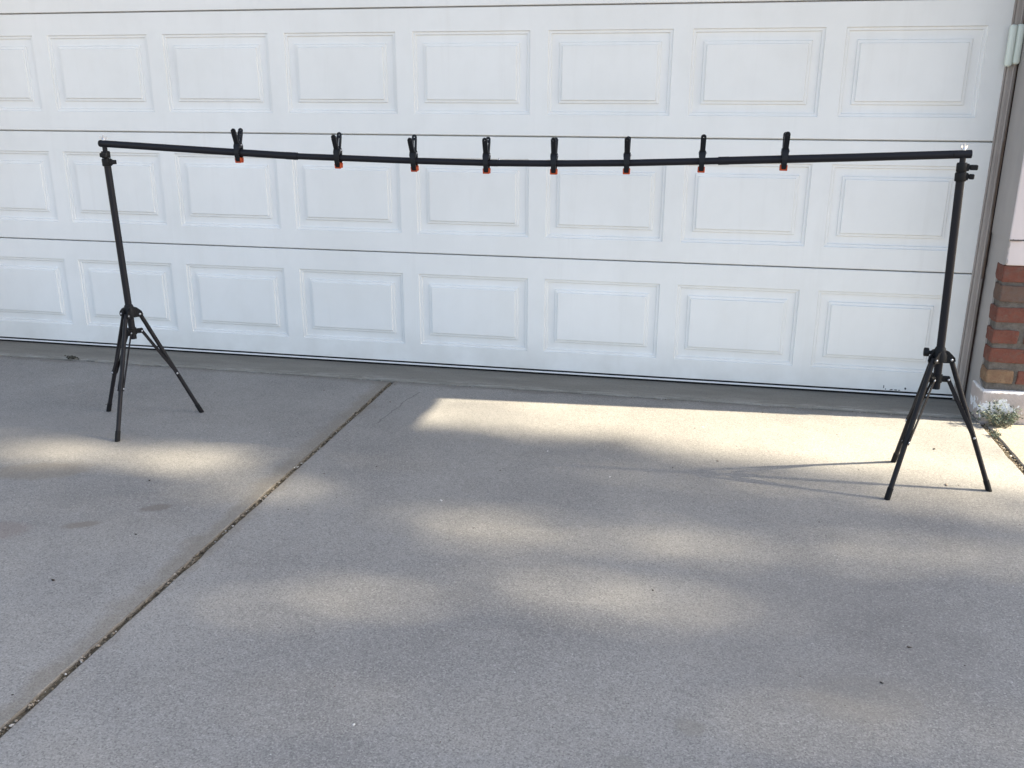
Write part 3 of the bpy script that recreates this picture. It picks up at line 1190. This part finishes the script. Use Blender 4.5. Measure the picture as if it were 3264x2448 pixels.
CM = clamp_meshes()
CL = [(-2.7288, 0, 0, 'leftmost black spring clamp on the bar, handles wide open in a V'),
      (-2.3499, 7, 1, 'second spring clamp from the left, just right of the left pole joint'),
      (-2.0714, 9, -1, 'third spring clamp from the left, rear handle standing above the front one'),
      (-1.8141, 1, 0, 'fourth spring clamp from the left, beside the small steel button mid bar'),
      (-1.5820, -2, 0, 'fifth spring clamp from the left, handles almost overlapping with two small eyes showing'),
      (-1.3394, 0, 0, 'third spring clamp from the right, rear handle peeping out behind the front one'),
      (-1.0978, -2, .8, 'second spring clamp from the right, beside the right pole joint'),
      (-.8413, -3, 1, 'rightmost spring clamp on the bar, seen as a single upright handle')]
for x, rx, ry, lab in CL:
    o = tag(empty('spring_clamp', bar_at(x)), lab, 'clamp', 'spring clamps along the crossbar')
    o.rotation_euler = (R(rx), R(ry), R(0.6))
    for k, nm in (('front', 'arm'), ('rear', 'arm'), ('front_pad', 'jaw_pad'), ('rear_pad', 'jaw_pad'), ('pin', 'pivot_spring')):
        q = link(nm, CM[k], None, o)
        if nm == 'jaw_pad':
            q['label'] = 'orange rubber jaw pad'

# ------------------------------------------------------------------ weeds
def weed(name, c, spread, h, stems, leaves, ls, label, seed, lean=(0, 0)):
    random.seed(seed)
    o = tag(empty(name, c), label, 'weed')
    st, lf = MB(), MB()
    for i in range(stems):
        a = random.uniform(0, 6.283)
        rr = random.random() ** .6
        b = Vector((random.gauss(0, spread[0] * .25), random.gauss(0, spread[1] * .2), 0))
        t = Vector((math.cos(a) * spread[0] * rr + lean[0], math.sin(a) * spread[1] * rr + lean[1], h * random.uniform(.25, 1.) * (1.15 - .6 * rr)))
        mid = (b + t) / 2 + Vector((random.gauss(0, .006), random.gauss(0, .006), h * .12))
        pts = [b, mid, t]
        st.tube(pts, [.0009, .0007, .0004], 4)
        for k in range(leaves):
            f = random.uniform(.2, 1.)
            q = b.lerp(mid, f * 2) if f < .5 else mid.lerp(t, f * 2 - 1)
            d = Vector((random.gauss(0, 1), random.gauss(0, 1), random.gauss(.35, .7))).normalized()
            sd = d.cross(Vector((random.gauss(0, 1), random.gauss(0, 1), random.gauss(0, 1)))).normalized()
            Lf = ls * random.uniform(.6, 1.4)
            q = q + Vector((0, 0, .001))
            up_ = d.cross(sd) * Lf * .12
            p1, p2, p3, p4 = q, q + d * Lf * .5 + sd * Lf * .22 + up_, q + d * Lf, q + d * Lf * .5 - sd * Lf * .22 + up_
            lf.add([p1, p2, p3, p4], [(0, 1, 2), (0, 2, 3)])
    st.build('stem', M_STEM, o)
    lf.build('leaves', M_LEAFW, o)
    return o


weed('weed', (.145, -.305, 0), (.110, .062), .118, 72, 8, .0125, 'straggly grey green weed sprouting at the foot of the brick pier', 21, (-.004, .012))
weed('weed', (.096, -.425, -.004), (.022, .030), .030, 16, 6, .009, 'small tuft of weed in the right driveway joint below the pier weed', 22)
weed('weed', (.086, -.245, 0), (.018, .030), .045, 14, 6, .009, 'few dark sprigs in the corner between threshold and pier base', 23)
m_ = MB()
random.seed(5)
for i in range(60):
    lump(m_, (random.gauss(0, .014), random.gauss(0, .006), .004 + abs(random.gauss(0, .006))), random.uniform(.003, .007), .003, .0035)
o = m_.build('dirt_clump', M_MOSS)
o.location = (-4.12, -.222, .004)
tag(o, 'small dark clump of dirt in the threshold crack left of the left stand', 'dirt clump')

# ------------------------------------------------------------------ tree to the right of the picture; gaps in its crown let the sun through in patches
random.seed(11)
# patches of sunlight on the ground: x, y, half length, half width, strength
GAPS = [(-3.18, -1.300, .230, .090, .78), (-2.87, -1.289, .196, .090, .64), (-2.51, -1.487, .212, .085, .55), (-3.36, -1.350, .128, .072, .35), (-1.60, -1.625, .135, .085, 1.),
        (-1.81, -1.599, .128, .072, .31), (-1.10, -1.641, .162, .085, .50), (-1.30, -1.920, .187, .075, .52), (-1.51, -1.952, .136, .064, .21), (-1.91, -2.074, .145, .075, .38),
        (-2.07, -2.095, .085, .051, .21), (-1.98, -1.839, .128, .064, .20), (-.55, -1.496, .162, .093, .42), (-.58, -1.295, .136, .081, .31), (-.18, -1.446, .102, .093, .60),
        (-.06, -1.167, .102, .098, .56), (-.24, -1.117, .162, .081, .56), (-1.20, -1.285, .187, .068, .14), (-3.68, -1.085, .145, .055, .21), (-.55, -1.090, .212, .060, .34),
        (-1.00, -1.065, .212, .055, .30), (-1.45, -1.075, .212, .055, .24), (.35, -1.0, .3, .4, .6), (-4.1, -1.25, .35, .10, .30),
        (-1.5, -4.3, .8, .4, .5), (-3.2, -4.5, .8, .5, .6), (.5, -3.9, .6, .3, .5), (-5.2, -3.2, .5, .4, .5)]


def light_through(x, y):
    # the large opening below the crown: its edge runs nearer the camera towards the right
    K = ((-9, -.80), (-2.2, -.80), (-1.75, -.76), (-1.45, -.79), (-1.1, -.88), (-.7, -.93), (-.3, -.99), (.3, -1.02), (9, -1.0))
    for (xa, ea), (xb, eb) in zip(K, K[1:]):
        if xa <= x <= xb:
            edge = ea + (eb - ea) * (x - xa) / (xb - xa)
    t = 1 / (1 + math.exp(-(y - edge - .055) / .035))
    t *= 1. - .22 * max(0., math.sin(x * 3.3 + y * 9.))
    if t > .5:
        return min(1., t + .05)
    wx = x + .13 * noise.noise(Vector((x * 3.1, y * 6.5, 2.)))
    wy = y + .060 * noise.noise(Vector((x * 3.1, y * 6.5, 9.)))
    t += .10 * max(0., noise.noise(Vector((x * 2.2, y * 5.5, 4.))) - .12)
    for gx, gy, a, b, s in GAPS:
        q = ((wx - gx) / a) ** 2 + ((wy - gy) / b) ** 2
        t += s * math.exp(-q * 1.1)
    return min(1., max(.035 + .05 * min(1., max(0., (-1.5 - y) / .8)), t))


tree = tag(empty('shade_tree', (18.9, -.9, -.09)), 'spreading leafy tree standing to the right of the garage, out of the picture', 'tree')
TO = Vector((18.9, -.9, -.09))
lf = MB()
N_LEAF = 0
while N_LEAF < 30000:
    gx, gy = random.uniform(-6.0, 1.6), random.uniform(-5.2, -.2)
    tau = -math.log(max(light_through(gx, gy), light_through(gx + .05, gy), light_through(gx - .05, gy), light_through(gx, gy + .025), light_through(gx, gy - .025)))
    if random.random() * 3.4 > tau:
        continue
    # keep a rounded outline
    u, w = (gx + 2.2) / 4.6, (gy + 2.3) / 3.0
    if u * u + w * w > 1 + .25 * noise.noise(Vector((gx, gy, 0))):
        if random.random() < .75:
            continue
    t = 25.0 + random.uniform(-1, 1) * 2.4 * math.sqrt(max(.1, 1 - min(1, .8 * (u * u + w * w))))
    c = Vector((gx, gy, 0)) + SUN * t - TO
    d = Vector((random.gauss(0, 1), random.gauss(0, 1), random.gauss(-.3, .8))).normalized()
    sd = d.cross(Vector((random.gauss(0, 1), random.gauss(0, 1), random.gauss(0, 1)))).normalized()
    Lf = random.uniform(.09, .15)
    n_ = d.cross(sd) * Lf * .1
    lf.add([c - d * Lf * .5, c + sd * Lf * .28 + n_, c + d * Lf * .5, c - sd * Lf * .28 + n_], [(0, 1, 2), (0, 2, 3)])
    N_LEAF += 1
lf.build('crown', M_LEAF, tree)
tk = MB()
fork = Vector((.1, -.1, 8.6))
tk.tube([(0, 0, 0), (.08, 0, 1.0), (-.08, -.05, 4.5), fork], [.34, .27, .22, .18], 12)
for (x, y, z) in ((-2.2, 1.2, 12.2), (1.7, 1.9, 13.0), (.2, -2.2, 12.6), (2.1, -1.2, 14.4), (-1.3, -1.5, 13.4), (.5, .8, 15.0)):
    e = Vector((x, y, z))
    tk.tube([fork - Vector((0, 0, .25)), fork.lerp(e, .35) + Vector((0, 0, .15)), fork.lerp(e, .7) + Vector((0, 0, .2)), e], [.12, .075, .045, .018], 8)
tk.build('trunk', M_BARK, tree)
